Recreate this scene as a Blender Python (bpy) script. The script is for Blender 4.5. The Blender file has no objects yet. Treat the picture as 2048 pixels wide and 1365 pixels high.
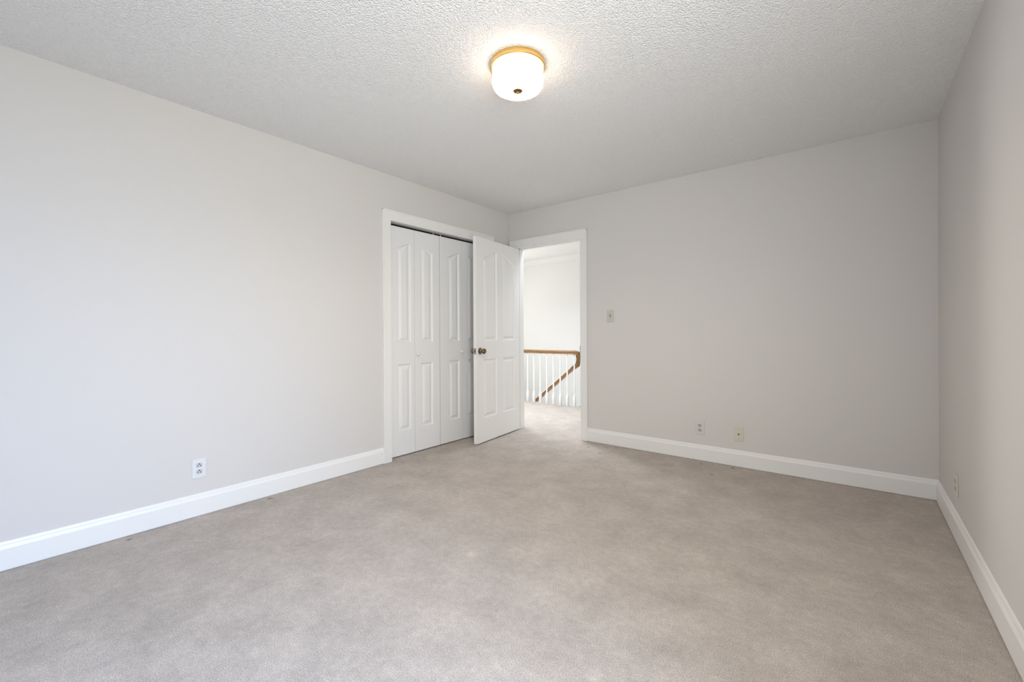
import bpy, bmesh, math, random
from mathutils import Vector, Matrix

random.seed(7)
S = bpy.context.scene
COL = S.collection
R = math.radians

# ---------------------------------------------------------------- dimensions
W = 3.516            # room width (closet wall x=0, right wall x=W)
H = 2.44             # ceiling height
YR = -4.80           # rear wall, behind the camera
T = 0.115            # wall thickness
DX0, DX1, DZ = 0.107, 0.925, 2.040      # bedroom doorway
CY0, CY1, CZ = -1.629, -0.400, 2.052    # closet opening
WY0, WY1, WZ0, WZ1 = -4.50, -2.95, 0.45, 2.05   # window in the right wall, beside the camera
HY = 2.70            # far wall of the stairwell
HX0, HX1 = -3.40, 2.40                  # hall ends

# ---------------------------------------------------------------- camera
cam_data = bpy.data.cameras.new('camera')
cam = bpy.data.objects.new('camera', cam_data)
COL.objects.link(cam)
f_px, y0_px = 863.515, 667.256
yaw, pitch, roll = R(38.457), R(-0.113), R(-0.302)
fw = Vector((-math.sin(yaw), math.cos(yaw), 0)); rt = Vector((math.cos(yaw), math.sin(yaw), 0)); up = Vector((0, 0, 1))
fw2 = fw * math.cos(pitch) + up * math.sin(pitch)
up2 = up * math.cos(pitch) - fw * math.sin(pitch)
rt2 = rt * math.cos(roll) + up2 * math.sin(roll)
up3 = up2 * math.cos(roll) - rt * math.sin(roll)
M = Matrix.Identity(4)
for i in range(3):
    M[i][0], M[i][1], M[i][2] = rt2[i], up3[i], -fw2[i]
M.translation = Vector((3.0972, -3.8570, 1.0918))
cam.matrix_world = M
cam_data.sensor_fit = 'HORIZONTAL'
cam_data.sensor_width = 36.0
cam_data.lens = 36.0 * f_px / 2048.0
cam_data.shift_x = 0.0
cam_data.shift_y = (y0_px - 682.5) / 2048.0
cam_data.clip_start = 0.02
S.camera = cam

# ---------------------------------------------------------------- world, exposure, daylight, hall fill
S.view_settings.view_transform = 'Standard'
S.view_settings.look = 'None'
S.view_settings.gamma = 1.0
S.view_settings.exposure = 0.22
S.view_settings.use_curve_mapping = False

world = bpy.data.worlds.new('sky')
S.world = world
world.use_nodes = True
bg = world.node_tree.nodes['Background']
bg.inputs['Color'].default_value = (0.62, 0.78, 1.0, 1)
bg.inputs['Strength'].default_value = 0.3


def area(name, loc, aim, sx, sy, power, color, spread=180):
    l = bpy.data.lights.new(name, 'AREA')
    l.shape = 'RECTANGLE'; l.size = sx; l.size_y = sy
    l.energy = power; l.color = color; l.spread = R(spread)
    o = bpy.data.objects.new(name, l); COL.objects.link(o)
    o.location = loc
    d = Vector(aim).normalized()
    o.rotation_euler = d.to_track_quat('-Z', 'Z').to_euler()
    return o


wyc, wzc = (WY0 + WY1) / 2, (WZ0 + WZ1) / 2
# daylight from the sky through the bedroom window (falls downwards) and off the ground outside (rises)
area('window_daylight', (W + 0.30, wyc, wzc + 0.05), (-1, -0.22, -0.72), WY1 - WY0, 1.5, 38, (0.46, 0.645, 1.0), 100)
area('window_ground_light', (W + 0.27, wyc, wzc), (-1, 1.0, 0.43), WY1 - WY0, 1.5, 65, (0.99, 1.0, 0.99), 150)
# daylight through the stairwell window at the left end of the hall
area('stairwell_daylight', (HX0 - 0.16, 2.15, 1.55), (1, -0.50, -0.10), 0.9, 1.4, 62, (1.0, 0.99, 0.95), 110)
# added fill under the hall ceiling
area('hall_fill_light', (-0.10, 0.68, 2.42), (0, 0.10, -1), 1.4, 0.9, 44, (0.80, 0.88, 1.0), 130)


# ---------------------------------------------------------------- materials
def mat(name, color, rough=0.6, metal=0.0, bump=None, spec=0.5, emit=None):
    m = bpy.data.materials.new(name); m.use_nodes = True
    nt = m.node_tree; b = nt.nodes['Principled BSDF']
    b.inputs['Base Color'].default_value = (*color, 1)
    b.inputs['Roughness'].default_value = rough
    b.inputs['Metallic'].default_value = metal
    b.inputs['Specular IOR Level'].default_value = spec
    if emit:
        b.inputs['Emission Color'].default_value = (*emit[0], 1)
        b.inputs['Emission Strength'].default_value = emit[1]
    if bump:
        scale, strength, dist = bump
        tc = nt.nodes.new('ShaderNodeTexCoord')
        n = nt.nodes.new('ShaderNodeTexNoise'); n.inputs['Scale'].default_value = scale
        n.inputs['Detail'].default_value = 3
        bp = nt.nodes.new('ShaderNodeBump'); bp.inputs['Strength'].default_value = strength
        bp.inputs['Distance'].default_value = dist
        nt.links.new(tc.outputs['Object'], n.inputs['Vector'])
        nt.links.new(n.outputs['Fac'], bp.inputs['Height'])
        nt.links.new(bp.outputs['Normal'], b.inputs['Normal'])
    return m


M_WALL = mat('greige_wall_paint', (0.69, 0.665, 0.635), 0.75, bump=(90, 0.05, 0.002), spec=0.25)
M_HALL = mat('hall_wall_paint', (0.86, 0.855, 0.835), 0.8, bump=(90, 0.05, 0.002), spec=0.2)
M_TRIM = mat('white_trim_paint', (0.85, 0.84, 0.81), 0.38, bump=(35, 0.03, 0.002))
M_DOOR = mat('white_door_paint', (0.87, 0.86, 0.84), 0.42, bump=(60, 0.04, 0.001))
M_LEAF = mat('bifold_door_paint', (0.84, 0.835, 0.825), 0.40, bump=(60, 0.04, 0.001))
M_CLOSET = mat('closet_interior_paint', (0.45, 0.42, 0.38), 0.9)
M_BRASS = mat('satin_brass', (0.78, 0.53, 0.20), 0.33, 1.0, bump=(40, 0.02, 0.001))
M_ABRASS = mat('antique_brass', (0.22, 0.17, 0.105), 0.28, 1.0, bump=(70, 0.05, 0.001))
M_FINIAL = mat('aged_brass', (0.26, 0.165, 0.055), 0.45, 1.0, bump=(70, 0.05, 0.001))
M_STEEL = mat('brushed_steel', (0.42, 0.41, 0.39), 0.35, 1.0, bump=(120, 0.05, 0.001))
M_HINGE = mat('painted_hinge_metal', (0.86, 0.85, 0.80), 0.25, 0.3)
M_PLATE_W = mat('white_plastic', (0.76, 0.765, 0.765), 0.35)
M_PLATE_G = mat('pale_grey_plastic', (0.66, 0.645, 0.605), 0.35)
M_PLATE_I = mat('ivory_plastic', (0.655, 0.645, 0.53), 0.35)
M_PLATE_S = mat('darker_ivory_plastic', (0.575, 0.565, 0.485), 0.35)  # darker ivory than the cable plate, so the switch shows against the wall
M_RECEP = mat('receptacle_plastic', (0.60, 0.60, 0.60), 0.4)
M_RECEP_G = mat('grey_receptacle_plastic', (0.54, 0.53, 0.50), 0.4)
M_DARK = mat('dark_slot', (0.012, 0.012, 0.014), 0.7)
M_TRACK = mat('track_gap_shade', (0.045, 0.042, 0.036), 0.6)  # near-black colour puts the shade of the gap above the leaves into the track
M_GLASSFRAME = mat('window_frame_paint', (0.82, 0.82, 0.81), 0.4)
M_STAIRW = mat('white_stair_paint', (0.86, 0.85, 0.83), 0.4)


def wood_material():
    m = mat('oak_handrail', (0.5, 0.3, 0.14), 0.32)
    nt = m.node_tree; b = nt.nodes['Principled BSDF']
    tc = nt.nodes.new('ShaderNodeTexCoord')
    mp = nt.nodes.new('ShaderNodeMapping'); mp.inputs['Scale'].default_value = (3, 60, 60)
    n = nt.nodes.new('ShaderNodeTexNoise'); n.inputs['Scale'].default_value = 2.0; n.inputs['Detail'].default_value = 5
    r = nt.nodes.new('ShaderNodeValToRGB')
    r.color_ramp.elements[0].position = 0.3; r.color_ramp.elements[0].color = (0.20, 0.095, 0.036, 1)
    r.color_ramp.elements[1].position = 0.7; r.color_ramp.elements[1].color = (0.38, 0.21, 0.088, 1)
    nt.links.new(tc.outputs['Object'], mp.inputs['Vector']); nt.links.new(mp.outputs['Vector'], n.inputs['Vector'])
    nt.links.new(n.outputs['Fac'], r.inputs['Fac']); nt.links.new(r.outputs['Color'], b.inputs['Base Color'])
    return m


def ceiling_material():
    m = mat('popcorn_ceiling', (0.89, 0.885, 0.875), 0.95, spec=0.1)
    nt = m.node_tree; b = nt.nodes['Principled BSDF']
    tc = nt.nodes.new('ShaderNodeTexCoord')
    v = nt.nodes.new('ShaderNodeTexVoronoi'); v.inputs['Scale'].default_value = 140
    v.feature = 'SMOOTH_F1'; v.inputs['Smoothness'].default_value = 0.4
    n = nt.nodes.new('ShaderNodeTexNoise'); n.inputs['Scale'].default_value = 90; n.inputs['Detail'].default_value = 4
    n.inputs['Roughness'].default_value = 0.6
    mx = nt.nodes.new('ShaderNodeMath'); mx.operation = 'SUBTRACT'
    bp = nt.nodes.new('ShaderNodeBump'); bp.inputs['Strength'].default_value = 0.65; bp.inputs['Distance'].default_value = 0.010
    nt.links.new(tc.outputs['Object'], v.inputs['Vector']); nt.links.new(tc.outputs['Object'], n.inputs['Vector'])
    nt.links.new(n.outputs['Fac'], mx.inputs[0]); nt.links.new(v.outputs['Distance'], mx.inputs[1])
    nt.links.new(mx.outputs[0], bp.inputs['Height']); nt.links.new(bp.outputs['Normal'], b.inputs['Normal'])
    return m


# small marks in the pile: (x, y, radius, darkness)
SPOTS = [(1.115, -0.210, 0.016, 0.55), (1.300, -0.330, 0.018, 0.60), (2.100, -0.105, 0.014, 0.65),
         (2.330, -0.070, 0.020, 0.65), (2.235, -0.330, 0.020, 0.45), (1.900, -0.300, 0.07, 0.18),
         (0.060, -2.620, 0.022, 0.55), (0.070, -3.330, 0.020, 0.5), (1.33, -0.07, 0.02, 0.35),
         (1.62, -2.32, 0.035, -0.22), (2.44, -2.62, 0.04, -0.12), (0.12, -1.36, 0.012, 0.5)]


def carpet_material():
    m = mat('beige_carpet', (0.5, 0.44, 0.38), 1.0, spec=0.0)
    nt = m.node_tree; b = nt.nodes['Principled BSDF']; L = nt.links
    tc = nt.nodes.new('ShaderNodeTexCoord')
    def noise(scale, detail, rough=0.55):
        n = nt.nodes.new('ShaderNodeTexNoise'); n.inputs['Scale'].default_value = scale
        n.inputs['Detail'].default_value = detail; n.inputs['Roughness'].default_value = rough
        L.new(tc.outputs['Object'], n.inputs['Vector']); return n
    def mrange(src, a, c, lo, hi):
        r = nt.nodes.new('ShaderNodeMapRange'); r.inputs[1].default_value = a; r.inputs[2].default_value = c
        r.inputs[3].default_value = lo; r.inputs[4].default_value = hi
        L.new(src, r.inputs[0]); return r.outputs[0]
    def mul(a, c):
        k = nt.nodes.new('ShaderNodeMath'); k.operation = 'MULTIPLY'; L.new(a, k.inputs[0]); L.new(c, k.inputs[1]); return k.outputs[0]
    fine = noise(230, 3, 0.75); mid = noise(30, 5, 0.7); big = noise(4.5, 5, 0.65)
    v = mul(mul(mrange(fine.outputs['Fac'], 0.3, 0.7, 0.58, 1.38), mrange(mid.outputs['Fac'], 0.3, 0.7, 0.88, 1.11)),
            mrange(big.outputs['Fac'], 0.32, 0.68, 0.86, 1.09))
    for x, y, rad, dk in SPOTS:
        d = nt.nodes.new('ShaderNodeVectorMath'); d.operation = 'DISTANCE'
        d.inputs[1].default_value = (x, y, 0)
        L.new(tc.outputs['Object'], d.inputs[0])
        v = mul(v, mrange(d.outputs['Value'], rad * 0.25, rad, 1 - dk, 1.0))
    vm = nt.nodes.new('ShaderNodeVectorMath'); vm.operation = 'SCALE'
    vm.inputs[0].default_value = CARPET
    L.new(v, vm.inputs['Scale'])
    L.new(vm.outputs['Vector'], b.inputs['Base Color'])
    b.inputs['Sheen Weight'].default_value = 0.10
    bp = nt.nodes.new('ShaderNodeBump'); bp.inputs['Strength'].default_value = 0.6; bp.inputs['Distance'].default_value = 0.008
    ad = nt.nodes.new('ShaderNodeMath'); ad.operation = 'ADD'
    L.new(fine.outputs['Fac'], ad.inputs[0]); L.new(mid.outputs['Fac'], ad.inputs[1])
    L.new(ad.outputs[0], bp.inputs['Height']); L.new(bp.outputs['Normal'], b.inputs['Normal'])
    return m


def pane_material():
    m = bpy.data.materials.new('window_glass'); m.use_nodes = True
    nt = m.node_tree; nt.nodes.clear()
    o = nt.nodes.new('ShaderNodeOutputMaterial'); mx = nt.nodes.new('ShaderNodeMixShader')
    t = nt.nodes.new('ShaderNodeBsdfTransparent'); t.inputs['Color'].default_value = (0.97, 0.98, 0.98, 1)
    g = nt.nodes.new('ShaderNodeBsdfGlossy'); g.inputs['Roughness'].default_value = 0.02
    mx.inputs[0].default_value = 0.06
    nt.links.new(t.outputs[0], mx.inputs[1]); nt.links.new(g.outputs[0], mx.inputs[2]); nt.links.new(mx.outputs[0], o.inputs[0])
    return m


CARPET = (0.550, 0.488, 0.432)
M_WOOD = wood_material()
M_CEIL = ceiling_material()
M_CARPET = carpet_material()
M_PANE = pane_material()
M_SHADE = mat('lit_opal_glass', (0.95, 0.93, 0.9), 0.25, emit=((1.0, 0.82, 0.58), 1.75))
nt_ = M_SHADE.node_tree            # opal glass lets part of the bulbs' light straight through
tr_ = nt_.nodes.new('ShaderNodeBsdfTransparent'); mx_ = nt_.nodes.new('ShaderNodeMixShader')
mx_.inputs[0].default_value = 0.35
nt_.links.new(nt_.nodes['Principled BSDF'].outputs[0], mx_.inputs[1]); nt_.links.new(tr_.outputs[0], mx_.inputs[2])
nt_.links.new(mx_.outputs[0], nt_.nodes['Material Output'].inputs['Surface'])


# ---------------------------------------------------------------- mesh helpers
def obj(name, bm, m, parent=None, loc=None, smooth=False, angle=None):
    bmesh.ops.recalc_face_normals(bm, faces=bm.faces)
    me = bpy.data.meshes.new(name); bm.to_mesh(me); bm.free()
    if smooth:
        for p in me.polygons: p.use_smooth = True
        if angle is not None: me.set_sharp_from_angle(angle=R(angle))
    me.materials.append(m)
    o = bpy.data.objects.new(name, me); COL.objects.link(o)
    if loc is not None: o.location = loc
    if parent is not None: o.parent = parent
    return o


def empty(name, loc=(0, 0, 0), rotz=0.0):
    o = bpy.data.objects.new(name, None); COL.objects.link(o)
    o.empty_display_size = 0.05
    o.location = loc; o.rotation_euler = (0, 0, rotz)
    return o


def tag(o, label, cat, group=None, kind=None):
    o['label'] = label; o['category'] = cat
    if group: o['group'] = group
    if kind: o['kind'] = kind
    return o


def struct(o, label=None, cat=None):
    o['kind'] = 'structure'
    if label: o['label'] = label; o['category'] = cat
    return o


def bx(bm, a, b, bevel=0.0, seg=2):
    x0, x1 = sorted((a[0], b[0])); y0, y1 = sorted((a[1], b[1])); z0, z1 = sorted((a[2], b[2]))
    v = [bm.verts.new(p) for p in ((x0, y0, z0), (x1, y0, z0), (x1, y1, z0), (x0, y1, z0),
                                   (x0, y0, z1), (x1, y0, z1), (x1, y1, z1), (x0, y1, z1))]
    fs = [bm.faces.new([v[i] for i in q]) for q in ((0, 3, 2, 1), (4, 5, 6, 7), (0, 1, 5, 4), (1, 2, 6, 5), (2, 3, 7, 6), (3, 0, 4, 7))]
    if bevel:
        es = list({e for f in fs for e in f.edges})
        bmesh.ops.bevel(bm, geom=es, offset=bevel, segments=seg, profile=0.5, affect='EDGES')


def boxes(*bs, bevel=0.0):
    bm = bmesh.new()
    for a, b in bs: bx(bm, a, b, bevel)
    return bm


def extrude_profile(bm, prof, origin, out, along, length, mitre0=0.0, mitre1=0.0):
    """prof = (out, up) points; runs from origin along `along` for length; mitre = slope of the cut (shift per unit out)."""
    o = Vector(origin); out = Vector(out); al = Vector(along); zz = Vector((0, 0, 1))
    a = [bm.verts.new(o + out * p + zz * q + al * (mitre0 * p)) for p, q in prof]
    b = [bm.verts.new(o + out * p + zz * q + al * (length + mitre1 * p)) for p, q in prof]
    n = len(prof)
    for i in range(n):
        j = (i + 1) % n
        bm.faces.new((a[i], a[j], b[j], b[i]))
    bm.faces.new(a[::-1]); bm.faces.new(b)


def lathe(bm, prof, seg=48, mtx=None, cap=True):
    """prof = (radius, height) points, spun about z."""
    rings = []
    for r, z in prof:
        if r < 1e-6:
            rings.append([bm.verts.new((0, 0, z))])
        else:
            rings.append([bm.verts.new((r * math.cos(2 * math.pi * k / seg), r * math.sin(2 * math.pi * k / seg), z)) for k in range(seg)])
    new = [v for r in rings for v in r]
    for a, b in zip(rings, rings[1:]):
        for k in range(seg):
            k2 = (k + 1) % seg
            if len(a) == 1 and len(b) == 1: continue
            if len(a) == 1: bm.faces.new((a[0], b[k], b[k2]))
            elif len(b) == 1: bm.faces.new((a[k], b[0], a[k2]))
            else: bm.faces.new((a[k], a[k2], b[k2], b[k]))
    if cap:
        for r in (rings[0], rings[-1]):
            if len(r) > 2: bm.faces.new(r)
    if mtx is not None:
        bmesh.ops.transform(bm, matrix=mtx, verts=new)
    return new


AX = {'+x': Matrix.Rotation(R(90), 4, 'Y'), '-x': Matrix.Rotation(R(-90), 4, 'Y'),
      '+y': Matrix.Rotation(R(-90), 4, 'X'), '-y': Matrix.Rotation(R(90), 4, 'X')}

# ---------------------------------------------------------------- the room shell
# carpet: bedroom, doorway, hall up to the stairwell edge and the landing at its right
FLOOR_EDGE = 1.70
STAIR_X = -0.03
bm = boxes(((0, YR, -0.06), (W, 0, 0)), ((DX0 - 0.02, 0, -0.06), (DX1 + 0.02, T, 0)),
           ((HX0, T, -0.06), (HX1, FLOOR_EDGE, 0)), ((STAIR_X, FLOOR_EDGE, -0.06), (HX1, HY, 0)),
           ((-0.70, -1.75, -0.06), (0, -0.25, 0)))
struct(obj('floor', bm, M_CARPET), 'beige wall to wall carpet with worn patches', 'floor')

bm = boxes(((-T, YR - T, H), (W + 0.15, T, H + 0.08)))
struct(obj('ceiling', bm, M_CEIL), 'off-white popcorn textured bedroom ceiling', 'ceiling')

# closet wall, left
bm = boxes(((-T, YR - T, 0), (0, CY0 - 0.018, H)), ((-T, CY1 + 0.018, 0), (0, 0, H)), ((-T, CY0 - 0.018, CZ + 0.018), (0, CY1 + 0.018, H)))
struct(obj('wall_left', bm, M_WALL), 'long pale greige wall with the closet opening', 'wall')
# doorway wall, back
bm = boxes(((-T, 0, 0), (DX0 - 0.018, T, H)), ((DX1 + 0.018, 0, 0), (W + 0.15, T, H)), ((DX0 - 0.018, 0, DZ + 0.018), (DX1 + 0.018, T, H)))
struct(obj('wall_back', bm, M_WALL), 'greige wall with the open bedroom doorway', 'wall')
# right wall with its window beside the camera
bm = boxes(((W, WY1, 0), (W + 0.15, 0, H)), ((W, YR - T, 0), (W + 0.15, WY0, H)), ((W, WY0, 0), (W + 0.15, WY1, WZ0)), ((W, WY0, WZ1), (W + 0.15, WY1, H)))
struct(obj('wall_right', bm, M_WALL), 'greige wall along the right edge of the photo', 'wall')
bm = boxes(((-T, YR - T, 0), (W + 0.15, YR, H)))
struct(obj('wall_rear', bm, M_WALL), 'plain greige wall behind the camera', 'wall')

# window (out of the photo's view, lights the room)
wn = empty('window_1', (W + 0.09, wyc, WZ0)); struct(wn, 'white sash window in the right wall beside the camera', 'window')
hw, hh = (WY1 - WY0) / 2, WZ1 - WZ0
bm = boxes(((-0.03, -hw, 0), (0.03, -hw + 0.05, hh)), ((-0.03, hw - 0.05, 0), (0.03, hw, hh)), ((-0.03, -hw, 0), (0.03, hw, 0.05)),
           ((-0.03, -hw, hh - 0.05), (0.03, hw, hh)), ((-0.02, -hw, hh / 2 - 0.02), (0.02, hw, hh / 2 + 0.02)), ((-0.02, -0.025, 0), (0.02, 0.025, hh)))
obj('window_frame', bm, M_GLASSFRAME, wn)
obj('pane', boxes(((-0.004, -hw + 0.04, 0.04), (0.004, hw - 0.04, hh - 0.04))), M_PANE, wn)
obj('window_sill', boxes(((-0.13, -hw - 0.04, -0.025), (-0.03, hw + 0.04, 0.0)), bevel=0.004), M_GLASSFRAME, wn)

# ---------------------------------------------------------------- baseboards
BB = [(0, 0), (0.008, 0), (0.008, 0.005), (0.015, 0.005), (0.015, 0.101), (0.0135, 0.105), (0.0085, 0.117), (0.0085, 0.121), (0.005, 0.131), (0.002, 0.133), (0, 0.133)]
bm = bmesh.new()
extrude_profile(bm, BB, (0, YR, 0), (1, 0, 0), (0, 1, 0), -1.701 - YR)
extrude_profile(bm, BB, (0, -0.290, 0), (1, 0, 0), (0, 1, 0), 0.290)
struct(obj('baseboard_left', bm, M_TRIM), 'white baseboard along the closet wall', 'baseboard')
bm = bmesh.new()
extrude_profile(bm, BB, (0.999, 0, 0), (0, -1, 0), (1, 0, 0), W - 0.999, 0, -1)
struct(obj('baseboard_back', bm, M_TRIM), 'white baseboard under the outlet and cable plate', 'baseboard')
bm = bmesh.new()
extrude_profile(bm, BB, (W, YR, 0), (-1, 0, 0), (0, 1, 0), -YR, 0, -1)
struct(obj('baseboard_right', bm, M_TRIM), 'white baseboard along the right wall', 'baseboard')


# ---------------------------------------------------------------- casings and jambs
def casing(name, plane, a0, a1, i0, i1, ztop_in, ztop_out, label):
    """plane 'x0' (closet wall, runs along y) or 'y0' (door wall, runs along x): frame a0..a1 outside, i0..i1 inside."""
    def P(a, d, z): return (d, a, z) if plane == 'x0' else (a, -d, z)
    bm = bmesh.new()
    th = 0.018
    # mitred legs and head as prisms with a rounded outer back band
    legs = [((a0, 0), (i0, 0), (i0, ztop_in), (a0, ztop_out)), ((i1, 0), (a1, 0), (a1, ztop_out), (i1, ztop_in)),
            ((i0, ztop_in), (i1, ztop_in), (a1, ztop_out), (a0, ztop_out))]
    for q in legs:
        lo = [bm.verts.new(P(a, 0, z)) for a, z in q]; hi = [bm.verts.new(P(a, th, z)) for a, z in q]
        bm.faces.new(lo[::-1]); f = bm.faces.new(hi)
        for k in range(4): bm.faces.new((lo[k], lo[(k + 1) % 4], hi[(k + 1) % 4], hi[k]))
    # raised back band along the outside
    bw, bt = 0.010, 0.023
    bx(bm, P(a0 - 0.002, 0, 0), P(a0 + bw, bt, ztop_out), 0.003)
    bx(bm, P(a1 - bw, 0, 0), P(a1 + 0.002, bt, ztop_out), 0.003)
    bx(bm, P(a0 - 0.002, 0, ztop_out - bw), P(a1 + 0.002, bt, ztop_out + 0.002), 0.003)
    o = obj(name, bm, M_TRIM)
    return struct(o, label, 'trim')


tc_ = casing('trim_1', 'x0', -1.701, -0.290, -1.625, -0.390, 2.050, 2.137, 'white casing around the bifold closet doors')
bm = boxes(((-T, CY0 - 0.018, 0), (0.002, CY0, CZ + 0.018)), ((-T, CY1, 0), (0.002, CY1 + 0.018, CZ + 0.018)), ((-T, CY0, CZ), (0.002, CY1, CZ + 0.018)))
obj('jamb', bm, M_TRIM, tc_)
trk = obj('door_track', boxes(((-0.113, CY0 + 0.001, 2.0475), (-0.076, CY1 - 0.001, CZ)), bevel=0.001), M_TRACK, tc_)
trk['label'] = 'bifold track coloured dark for the shaded gap over the leaves'

td = casing('trim_2', 'y0', 0.026, 0.999, DX0 - 0.004, DX1 + 0.002, 2.036, 2.128, 'white casing around the open bedroom doorway')
bm = boxes(((DX0 - 0.018, -0.002, 0), (DX0, T + 0.002, DZ + 0.018)), ((DX1, -0.002, 0), (DX1 + 0.018, T + 0.002, DZ + 0.018)), ((DX0, -0.002, DZ), (DX1, T + 0.002, DZ + 0.018)),
           ((DX0, 0.040, 0), (DX0 + 0.011, 0.075, DZ)), ((DX1 - 0.011, 0.040, 0), (DX1, 0.075, DZ)), ((DX0, 0.040, DZ - 0.011), (DX1, 0.075, DZ)))
obj('jamb', bm, M_TRIM, td)
sp = obj('strike_plate', boxes(((DX1 - 0.0025, 0.004, 0.880), (DX1, 0.034, 0.945)), ((DX1 - 0.010, -0.006, 0.868), (DX1, 0.005, 0.952)), bevel=0.0008), M_ABRASS, td)
sp['label'] = 'dark brass strike plate'
# casing on the hall side
bm = boxes(((DX0 - 0.075, T, 0), (DX0 - 0.004, T + 0.018, 2.128)), ((DX1 + 0.004, T, 0), (DX1 + 0.075, T + 0.018, 2.128)), ((DX0 - 0.075, T, 2.044), (DX1 + 0.075, T + 0.018, 2.128)), bevel=0.003)
obj('hall_side_casing', bm, M_TRIM, td)


# ---------------------------------------------------------------- panelled door leaves
def outline(s0, s1, z0, t0, t1, n=14):
    """closed loop in (s, z): flat bottom, ogee top from height t0 at s0 to t1 at s1"""
    pts = [(s0, z0), (s1, z0)]
    for k in range(n + 1):
        t = 1 - k / n
        e = t if t1 >= t0 else 1 - t
        sm = e * e * (3 - 2 * e)
        q = 0.45 * e + 0.55 * sm
        z = (t0 + (t1 - t0) * q) if t1 >= t0 else (t1 + (t0 - t1) * q)
        pts.append((s0 + (s1 - s0) * t, z))
    return pts


LOOPS = [(0.0, 0.0), (0.004, -0.0035), (0.009, -0.0110), (0.015, -0.0125), (0.021, -0.0110), (0.040, -0.0025), (0.044, -0.0012)]


def skin(bm, width, z0, z1, panels, depth, sign):
    """panelled face of a leaf at offset `depth`, facing sign; local x = along the leaf, y = normal, z up"""
    edges = []
    def V(s, z, d): return bm.verts.new((s, depth + sign * d, z))
    rim = [V(0, z0, 0), V(width, z0, 0), V(width, z1, 0), V(0, z1, 0)]
    for k in range(4): edges.append(bm.edges.new((rim[k], rim[(k + 1) % 4])))
    for p in panels:
        s0, s1, a, t0, t1 = p
        prev = None
        for ins, d in LOOPS:
            ring = [V(s, z, d) for s, z in outline(s0 + ins, s1 - ins, a + ins, t0 - ins, t1 - ins)]
            if prev is None:
                for k in range(len(ring)): edges.append(bm.edges.new((ring[k], ring[(k + 1) % len(ring)])))
            else:
                for k in range(len(ring)):
                    j = (k + 1) % len(ring)
                    bm.faces.new((prev[k], prev[j], ring[j], ring[k]))
            prev = ring
        bm.faces.new(prev)
    bmesh.ops.triangle_fill(bm, edges=edges, use_beauty=True, use_dissolve=False)
    return rim


def leaf_bm(width, z0, z1, panels, th, both=True):
    bm = bmesh.new()
    a = skin(bm, width, z0, z1, panels, 0.0, 1)
    if both: b = skin(bm, width, z0, z1, panels, -th, -1)
    else:
        b = [bm.verts.new((s, -th, z)) for s, z in ((0, z0), (width, z0), (width, z1), (0, z1))]
        bm.faces.new(b[::-1])
    for k in range(4):
        j = (k + 1) % 4
        bm.faces.new((a[k], a[j], b[j], b[k]))
    return bm


# bedroom door, hinged at the left jamb and swung 83 degrees into the room
# local x runs from the hinge to the latch, local +y is the face towards the camera
DOOR_W = 0.812
ang = R(-90 + 6.8)
door = empty('door_1', (0.142, -0.004, 0), ang)
struct(door, 'white four panel arch-top bedroom door standing open', 'door')
pan = [(0.098, 0.340, 1.012, 1.838, 1.918), (0.447, 0.690, 1.012, 1.918, 1.838),
       (0.100, 0.342, 0.248, 0.828, 0.828), (0.456, 0.692, 0.248, 0.828, 0.828)]
obj('leaf', leaf_bm(DOOR_W, 0.012, 2.028, pan, 0.035), M_DOOR, door)


def knob_bm():
    bm = bmesh.new()
    lathe(bm, [(0, 0), (0.033, 0), (0.0335, 0.003), (0.030, 0.007), (0.024, 0.009), (0.016, 0.013), (0.012, 0.018), (0.0115, 0.028),
               (0.014, 0.031), (0.022, 0.035), (0.0265, 0.042), (0.0275, 0.050), (0.025, 0.057), (0.018, 0.062), (0.008, 0.0645), (0, 0.065)], 40)
    return bm


KS, KZ = 0.752, 0.912
for sgn in (1, -1):
    bm = knob_bm()
    bmesh.ops.transform(bm, matrix=AX['+y'] if sgn > 0 else AX['-y'], verts=bm.verts)
    k = obj('door_knob', bm, M_ABRASS, door, loc=(KS, 0.0 if sgn > 0 else -0.035, KZ), smooth=True, angle=50)
    k['label'] = 'antique brass round knob'
lp = obj('latch_plate', boxes(((DOOR_W - 0.001, -0.030, KZ - 0.029), (DOOR_W + 0.0015, -0.005, KZ + 0.029)), bevel=0.001), M_STEEL, door)
lp['label'] = 'metal latch plate on the door edge'
bm = boxes(((DOOR_W, -0.0235, KZ - 0.011), (DOOR_W + 0.011, -0.0115, KZ + 0.011)), bevel=0.003)
obj('latch_bolt', bm, M_ABRASS, lp)
bm = bmesh.new()
for dz in (-0.022, 0.022):
    lathe(bm, [(0.0035, 0), (0.0035, 0.001), (0, 0.0015)], 14, Matrix.Translation((DOOR_W + 0.0014, -0.0175, KZ + dz)) @ AX['+x'])
obj('plate_screws', bm, M_DARK, lp)
# hinges, painted over, seen on the jamb beyond the hinge edge
for hz in (0.26, 1.02, 1.745):
    bm = boxes(((-0.0035, -0.032, hz - 0.044), (-0.0015, 0.000, hz + 0.044)))
    lathe(bm, [(0.0055, 0), (0.0055, 0.088)], 16, Matrix.Translation((-0.005, -0.037, hz - 0.044)))
    obj('hinge', bm, M_HINGE, door)

# bifold closet doors: two hinged pairs
LW = 0.303
UB, LT, LB = 1.008, 0.815, 0.225
odd = [(0.114, 0.260, UB, 1.848, 1.898), (0.114, 0.260, LB, LT, LT)]
even = [(0.074, 0.215, UB, 1.898, 1.848), (0.074, 0.215, LB, LT, LT)]
odd_m = bpy.data.meshes
LX = -0.045


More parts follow.
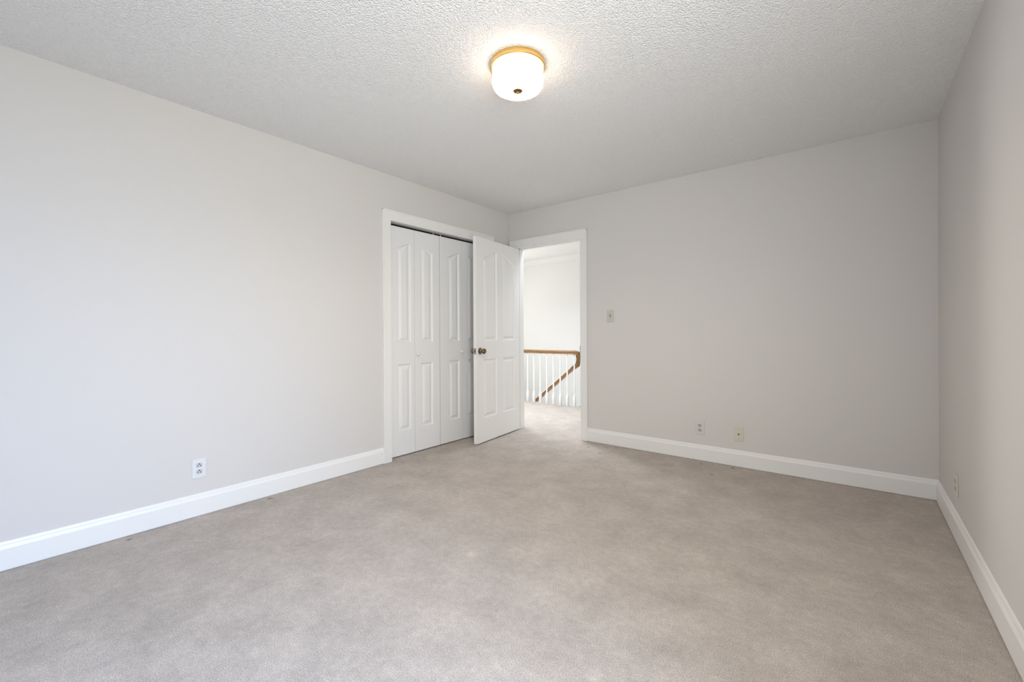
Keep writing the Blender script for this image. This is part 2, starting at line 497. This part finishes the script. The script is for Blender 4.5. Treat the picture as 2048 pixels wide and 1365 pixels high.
def bifold(name, y0, knob_s, knob_leaf, label):
    d = empty(name, (LX, y0, 0)); struct(d, label, 'door')
    for i, pn in enumerate((odd, even)):
        bm = leaf_bm(LW - 0.003, 0.011, 2.028, pn, 0.028, both=False)
        # local x along +y of the room, local y towards +x of the room
        bmesh.ops.transform(bm, matrix=Matrix(((0, 1, 0, 0), (1, 0, 0, 0), (0, 0, 1, 0), (0, 0, 0, 1))), verts=bm.verts)
        lf = obj('leaf', bm, M_LEAF, d, loc=(0, i * LW, 0))
        bm = bmesh.new()
        lathe(bm, [(0.004, 2.028), (0.004, 2.050)], 12)
        pv = obj('pivot_pin', bm, M_HINGE, lf, loc=(-0.020, 0.03 if (i == 0) else LW - 0.06, 0))
        if i == knob_leaf:
            bm = bmesh.new()
            lathe(bm, [(0.009, 0), (0.009, 0.008), (0.010, 0.012), (0.0155, 0.017), (0.0175, 0.022), (0.0165, 0.027), (0.011, 0.0305), (0, 0.032)], 32, AX['+x'])
            obj('knob', bm, M_LEAF, lf, loc=(0, knob_s, 0.900), smooth=True, angle=50)
    return d


bifold('door_2', CY0 + 0.0, 0.024, 1, 'white bifold closet door pair farther from the bedroom door')
bifold('door_3', CY0 + 2 * LW + 0.004, 0.282, 0, 'white bifold closet door pair half hidden by the open door')

# closet box behind the doors
bm = boxes(((-0.75, -1.80, 0), (-0.70, -0.20, H)), ((-0.70, -1.80, 0), (-T, -1.75, H)), ((-0.70, -0.25, 0), (-T, -0.20, H)), ((-0.75, -1.80, H), (-T, -0.20, H + 0.05)))
struct(obj('wall_closet', bm, M_CLOSET), 'dark closet interior behind the bifold doors', 'wall')

# ---------------------------------------------------------------- hall and stairwell shell
bm = boxes(((HX0 - 0.1, HY, -2.7), (HX1 + 0.1, HY + 0.1, H)))
struct(obj('wall_stairwell', bm, M_HALL), 'bright white wall beyond the stair railing', 'wall')
# left end, with the stairwell window
bm = boxes(((HX0 - 0.12, T, -2.7), (HX0, 1.70, H)), ((HX0 - 0.12, 2.60, -2.7), (HX0, HY, H)), ((HX0 - 0.12, 1.70, -2.7), (HX0, 2.60, 0.85)), ((HX0 - 0.12, 1.70, 2.25), (HX0, 2.60, H)))
struct(obj('wall_hall_left', bm, M_HALL), 'white wall at the left end of the hall', 'wall')
bm = boxes(((HX1, T, -2.7), (HX1 + 0.1, HY, H)))
struct(obj('wall_hall_right', bm, M_HALL), 'white wall at the right end of the hall', 'wall')
bm = boxes(((HX0, T - 0.005, 0), (-T, T + 0.10, H)))
struct(obj('wall_hall_near', bm, M_HALL), 'white hall wall on the closet side', 'wall')
bm = boxes(((HX0 - 0.1, T, H), (HX1 + 0.1, HY + 0.1, H + 0.08)))
struct(obj('ceiling_hall', bm, M_HALL), 'white smooth hall ceiling', 'ceiling')
bm = boxes(((HX0, FLOOR_EDGE - 0.05, -2.75), (HX1, HY, -2.7)))
struct(obj('floor_lower', bm, M_CARPET), 'carpet at the foot of the stairs', 'floor')
bm = boxes(((HX0, FLOOR_EDGE - 0.05, -2.7), (STAIR_X, FLOOR_EDGE - 0.02, -0.06)))
struct(obj('wall_under_railing', bm, M_HALL), 'white stairwell wall under the railing', 'wall')
w2 = empty('window_2', (HX0 - 0.06, 2.15, 0.85)); struct(w2, 'white stairwell window at the left end of the hall', 'window')
bm = boxes(((-0.03, -0.45, 0), (0.03, -0.41, 1.4)), ((-0.03, 0.41, 0), (0.03, 0.45, 1.4)), ((-0.03, -0.45, 0), (0.03, 0.45, 0.04)), ((-0.03, -0.45, 1.36), (0.03, 0.45, 1.4)), ((-0.02, -0.45, 0.68), (0.02, 0.45, 0.72)))
obj('window_frame', bm, M_GLASSFRAME, w2)
obj('pane', boxes(((-0.004, -0.42, 0.03), (0.004, 0.42, 1.37))), M_PANE, w2)
# crown moulding on the far wall
CR = [(0, 0), (0.012, 0), (0.016, 0.012), (0.030, 0.030), (0.055, 0.060), (0.068, 0.078), (0.072, 0.090), (0.085, 0.095), (0.085, 0.105), (0, 0.105)]
bm = bmesh.new()
extrude_profile(bm, CR, (HX0, HY, H - 0.105), (0, -1, 0), (1, 0, 0), HX1 - HX0)
struct(obj('trim_3', bm, M_STAIRW), 'white crown moulding on the stairwell wall', 'trim')


# ---------------------------------------------------------------- stair railing
def sweep(bm, pts, sides, prof, sub=8):
    """sweep prof (side, up) along a Catmull-Rom path; sides = horizontal side vectors at the points"""
    P = [Vector(p) for p in pts]; Sd = [Vector(s).normalized() for s in sides]
    out = []
    for i in range(len(P) - 1):
        p0, p1, p2, p3 = P[max(i - 1, 0)], P[i], P[i + 1], P[min(i + 2, len(P) - 1)]
        for k in range(sub):
            t = k / sub
            q = 0.5 * ((2 * p1) + (p2 - p0) * t + (2 * p0 - 5 * p1 + 4 * p2 - p3) * t * t + (3 * p1 - p0 - 3 * p2 + p3) * t ** 3)
            out.append((q, Sd[i].lerp(Sd[i + 1], t).normalized()))
    out.append((P[-1], Sd[-1]))
    rings = []
    for i, (q, s) in enumerate(out):
        a = out[max(i - 1, 0)][0]; b = out[min(i + 1, len(out) - 1)][0]
        tg = (b - a).normalized()
        s = (s - tg * s.dot(tg)).normalized()
        u = s.cross(tg).normalized()
        rings.append([bm.verts.new(q + s * x + u * z) for x, z in prof])
    n = len(prof)
    for a, b in zip(rings, rings[1:]):
        for k in range(n):
            j = (k + 1) % n
            bm.faces.new((a[k], a[j], b[j], b[k]))
    bm.faces.new(rings[0]); bm.faces.new(rings[-1][::-1])


# moulded handrail section, (side, up) about the rail's centre
RP = [(-0.022, -0.026), (0.022, -0.026), (0.024, -0.012), (0.021, -0.006), (0.029, 0.004), (0.029, 0.014), (0.022, 0.023), (0.010, 0.027),
      (-0.010, 0.027), (-0.022, 0.023), (-0.029, 0.014), (-0.029, 0.004), (-0.021, -0.006), (-0.024, -0.012)]
RY, RZ, SY = 1.65, 0.794, 1.80
rail = empty('stair_railing', (-0.6, RY, 0))
tag(rail, 'oak handrail on white balusters along the stairwell beyond the doorway', 'railing')


def local(p): return (p[0] + 0.6, p[1] - RY, p[2])


bm = bmesh.new()
sweep(bm, [local((-2.6, RY, RZ)), local((-0.145, RY, RZ))], [(0, -1, 0), (0, -1, 0)], RP, 2)
o = obj('handrail', bm, M_WOOD, rail, smooth=True, angle=40); o['label'] = 'level oak handrail'
bm = bmesh.new()
sweep(bm, [local(p) for p in ((-0.150, RY, RZ), (-0.105, RY + 0.004, RZ - 0.001), (-0.075, RY + 0.030, RZ - 0.012), (-0.082, RY + 0.065, RZ - 0.055), (-0.104, RY + 0.105, RZ - 0.120), (-0.140, RY + 0.140, RZ - 0.178), (-0.185, SY, RZ - 0.212), (-0.24, SY, RZ - 0.253))],
      [(0, -1, 0), (0.25, -0.95, 0), (0.9, -0.4, 0), (1, 0, 0), (1, 0.2, 0), (0.75, 0.66, 0), (0.15, 1, 0), (0, 1, 0)], [(x * 1.22, z * 1.12) for x, z in RP], 8)
bmesh.ops.recalc_face_normals(bm, faces=bm.faces)
o = obj('gooseneck', bm, M_WOOD, rail, smooth=True, angle=40); o['label'] = 'curved oak fitting turning the handrail down'
# sloping rail of the flight, falling to the left behind the balusters
sl = 0.802
bm = bmesh.new()
x0r, z0r = -0.235, 0.545
x1r = -2.10
sweep(bm, [local((x0r, SY, z0r)), local((x1r, SY, z0r + (x1r - x0r) * sl))], [(0, 1, 0), (0, 1, 0)], RP, 2)
o = obj('sloping_handrail', bm, M_WOOD, rail, smooth=True, angle=40); o['label'] = 'oak handrail falling to the left down the stairs'


def baluster_mesh(hgt, base):
    bm = bmesh.new()
    w = 0.0165
    bx(bm, (-w, -w, 0), (w, w, base - 0.010), 0.0015)
    lathe(bm, [(0.0160, base - 0.010), (0.0165, base - 0.004), (0.0135, base + 0.004), (0.0105, base + 0.012), (0.0108, base + 0.03), (0.0125, base + 0.08), (0.0120, base + 0.20),
               (0.0105, hgt * 0.7), (0.0085, hgt - 0.03), (0.0080, hgt)], 20)
    bmesh.ops.recalc_face_normals(bm, faces=bm.faces)
    me = bpy.data.meshes.new('baluster'); bm.to_mesh(me); bm.free()
    for p in me.polygons: p.use_smooth = True
    me.set_sharp_from_angle(angle=R(40)); me.materials.append(M_STAIRW)
    return me


bmesh_level = baluster_mesh(RZ - 0.024, 0.165)
for k in range(-3, 8):
    x = -0.965 + 0.1212 * k
    o = bpy.data.objects.new('baluster', bmesh_level); COL.objects.link(o)
    o.location = local((x, RY, 0)); o.parent = rail
for k in range(5):
    x = -0.235 - 0.127 * k
    tread = -0.185 * (1 + int((STAIR_X - 0.04 - x) / 0.232))
    ztop = z0r + (x - x0r) * sl - 0.020
    o = bpy.data.objects.new('baluster', baluster_mesh(ztop - tread, 0.19 + 0.06 * (k % 2))); COL.objects.link(o)
    o.location = local((x, SY, tread)); o.parent = rail

# the flight itself, falling to the left
st = empty('staircase', (STAIR_X, 2.2, 0))
struct(st, 'white staircase falling to the left beyond the oak stair railing', 'staircase')
bm = bmesh.new()
for k in range(11):
    zt = -0.185 * (k + 1)
    bx(bm, (-0.01 - 0.232 * (k + 1) - 0.02, 1.70 - 2.2, zt - 0.03 - 0.16), (-0.01 - 0.232 * k, HY - 2.2 - 0.002, zt))
o = obj('steps', bm, M_STAIRW, st)
bm = boxes(((-0.055, 1.725 - 2.2, -0.028), (0.050, HY - 2.2 - 0.004, 0.004)), bevel=0.008)
o = obj('nosing', bm, M_WOOD, st); o['label'] = 'oak landing nosing at the top of the stairs'

# ---------------------------------------------------------------- ceiling light
cl = empty('ceiling_light', (1.776, -2.136, H))
tag(cl, 'round flush ceiling light with brass pan and glowing opal glass drum', 'ceiling light')
RR = 0.137
bm = bmesh.new()
lathe(bm, [(0, 0), (RR, 0), (RR + 0.001, -0.003), (RR + 0.001, -0.026), (RR - 0.002, -0.029), (RR - 0.012, -0.029), (0, -0.029)], 96)
o = obj('ceiling_pan', bm, M_BRASS, cl, smooth=True, angle=40); o['label'] = 'satin brass round pan'
bm = bmesh.new()
g = RR - 0.009
lathe(bm, [(g, -0.028), (g, -0.095), (g - 0.003, -0.110), (g - 0.010, -0.121), (g - 0.022, -0.128), (g - 0.045, -0.132), (0.02, -0.135), (0, -0.135)], 96)
o = obj('glass_shade', bm, M_SHADE, cl, smooth=True, angle=60); o['label'] = 'glowing opal glass drum'
bl = bpy.data.lights.new('ceiling_light_bulb', 'SPOT'); bl.energy = 150; bl.color = (1.0, 0.88, 0.77)
bl.spot_size = R(160); bl.spot_blend = 1.0; bl.shadow_soft_size = 0.05
o = bpy.data.objects.new('ceiling_light_bulb', bl); COL.objects.link(o)
o.location = (1.776, -2.136, H - 0.075)
bm = bmesh.new()
lathe(bm, [(0, -0.1335), (0.0225, -0.1335), (0.0235, -0.1355), (0.0225, -0.1375), (0.010, -0.139), (0.0065, -0.141), (0.0070, -0.1445), (0.0055, -0.148), (0, -0.149)], 40)
o = obj('finial', bm, M_FINIAL, cl, smooth=True, angle=50); o['label'] = 'small brass finial'



# ---------------------------------------------------------------- wall plates
# built facing local +y, x across, z up; placed by rotation about z
def plate(w, h, m, parent):
    bm = bmesh.new()
    bx(bm, (-w / 2, 0, -h / 2), (w / 2, 0.0055, h / 2), 0.0025, 3)
    return obj('cover_plate', bm, m, parent)


def screw(parent, z, m, y=0.0055):
    bm = bmesh.new()
    lathe(bm, [(0.0034, 0), (0.0034, 0.0006), (0.0022, 0.0013), (0, 0.0014)], 16, AX['+y'])
    s = obj('screw', bm, m, parent, loc=(0, y, z))
    return s


def outlet(loc, rot, m, label, mr):
    t = empty('electrical_outlet', loc, rot); tag(t, label, 'outlet', 'duplex wall outlets')
    plate(0.070, 0.115, m, t)
    for zc in (0.0195, -0.0195):
        bm = bmesh.new()
        n = 40; lo = []; hi = []
        for k in range(n):
            a = 2 * math.pi * k / n
            x = 0.0172 * math.cos(a); z = max(-0.0138, min(0.0138, 0.0172 * math.sin(a)))
            lo.append(bm.verts.new((x, 0.004, z))); hi.append(bm.verts.new((x, 0.0072, z)))
        for k in range(n): bm.faces.new((lo[k], lo[(k + 1) % n], hi[(k + 1) % n], hi[k]))
        bm.faces.new(hi)
        r = obj('receptacle', bm, mr, t, loc=(0, 0, zc))
        for sx, hh_ in ((-0.0066, 0.0050), (0.0066, 0.0044)):
            obj('blade_slot', boxes(((sx - 0.0017, 0.0070, -0.0030 - hh_), (sx + 0.0017, 0.0075, -0.0030 + hh_))), M_DARK, r)
        bm = bmesh.new(); lathe(bm, [(0.0036, 0.0070), (0.0036, 0.0075)], 16, AX['+y'])
        obj('ground_hole', bm, M_DARK, r, loc=(0, 0, 0.0068))
    screw(t, 0, m)
    return t


outlet((0, -2.997, 0.284), R(-90), M_PLATE_W, 'white duplex outlet low on the long closet wall', M_RECEP)
outlet((2.065, 0, 0.275), R(180), M_PLATE_G, 'pale grey duplex outlet beside the ivory cable plate', M_RECEP_G)
outlet((W, -0.625, 0.276), R(90), M_PLATE_I, 'duplex outlet low on the right wall near the corner', M_RECEP_G)

t = empty('light_switch', (1.249, 0, 1.247), R(180))
tag(t, 'ivory toggle light switch on the wall right of the doorway', 'light switch')
plate(0.070, 0.115, M_PLATE_S, t)
bm = boxes(((-0.005, 0.0045, -0.0120), (0.005, 0.0060, 0.0120)), bevel=0.0006)
o = obj('toggle_surround', bm, M_DARK, t); o['label'] = 'dark recess around the toggle'
bm = bmesh.new()
bx(bm, (-0.0034, 0, -0.0045), (0.0034, 0.016, 0.0045), 0.0012)
bmesh.ops.transform(bm, matrix=Matrix.Translation((0, 0.004, 0)) @ Matrix.Rotation(R(-28), 4, 'X'), verts=bm.verts)
obj('toggle', bm, M_PLATE_S, t)
for z in (0.030, -0.030): screw(t, z, M_STEEL)

t = empty('cable_plate', (2.362, 0, 0.264), R(180))
tag(t, 'ivory coaxial cable wall plate right of the pale grey outlet', 'cable plate')
plate(0.070, 0.115, M_PLATE_I, t)
bm = bmesh.new()
lathe(bm, [(0.0066, 0.005), (0.0066, 0.008)], 6, AX['+y'])
lathe(bm, [(0.0047, 0.008), (0.0047, 0.015), (0.0036, 0.0152), (0.0030, 0.012), (0, 0.012)], 20, AX['+y'])
o = obj('coaxial_socket', bm, M_ABRASS, t); o['label'] = 'dark threaded coaxial socket'
for z in (0.042, -0.042): screw(t, z, M_STEEL)
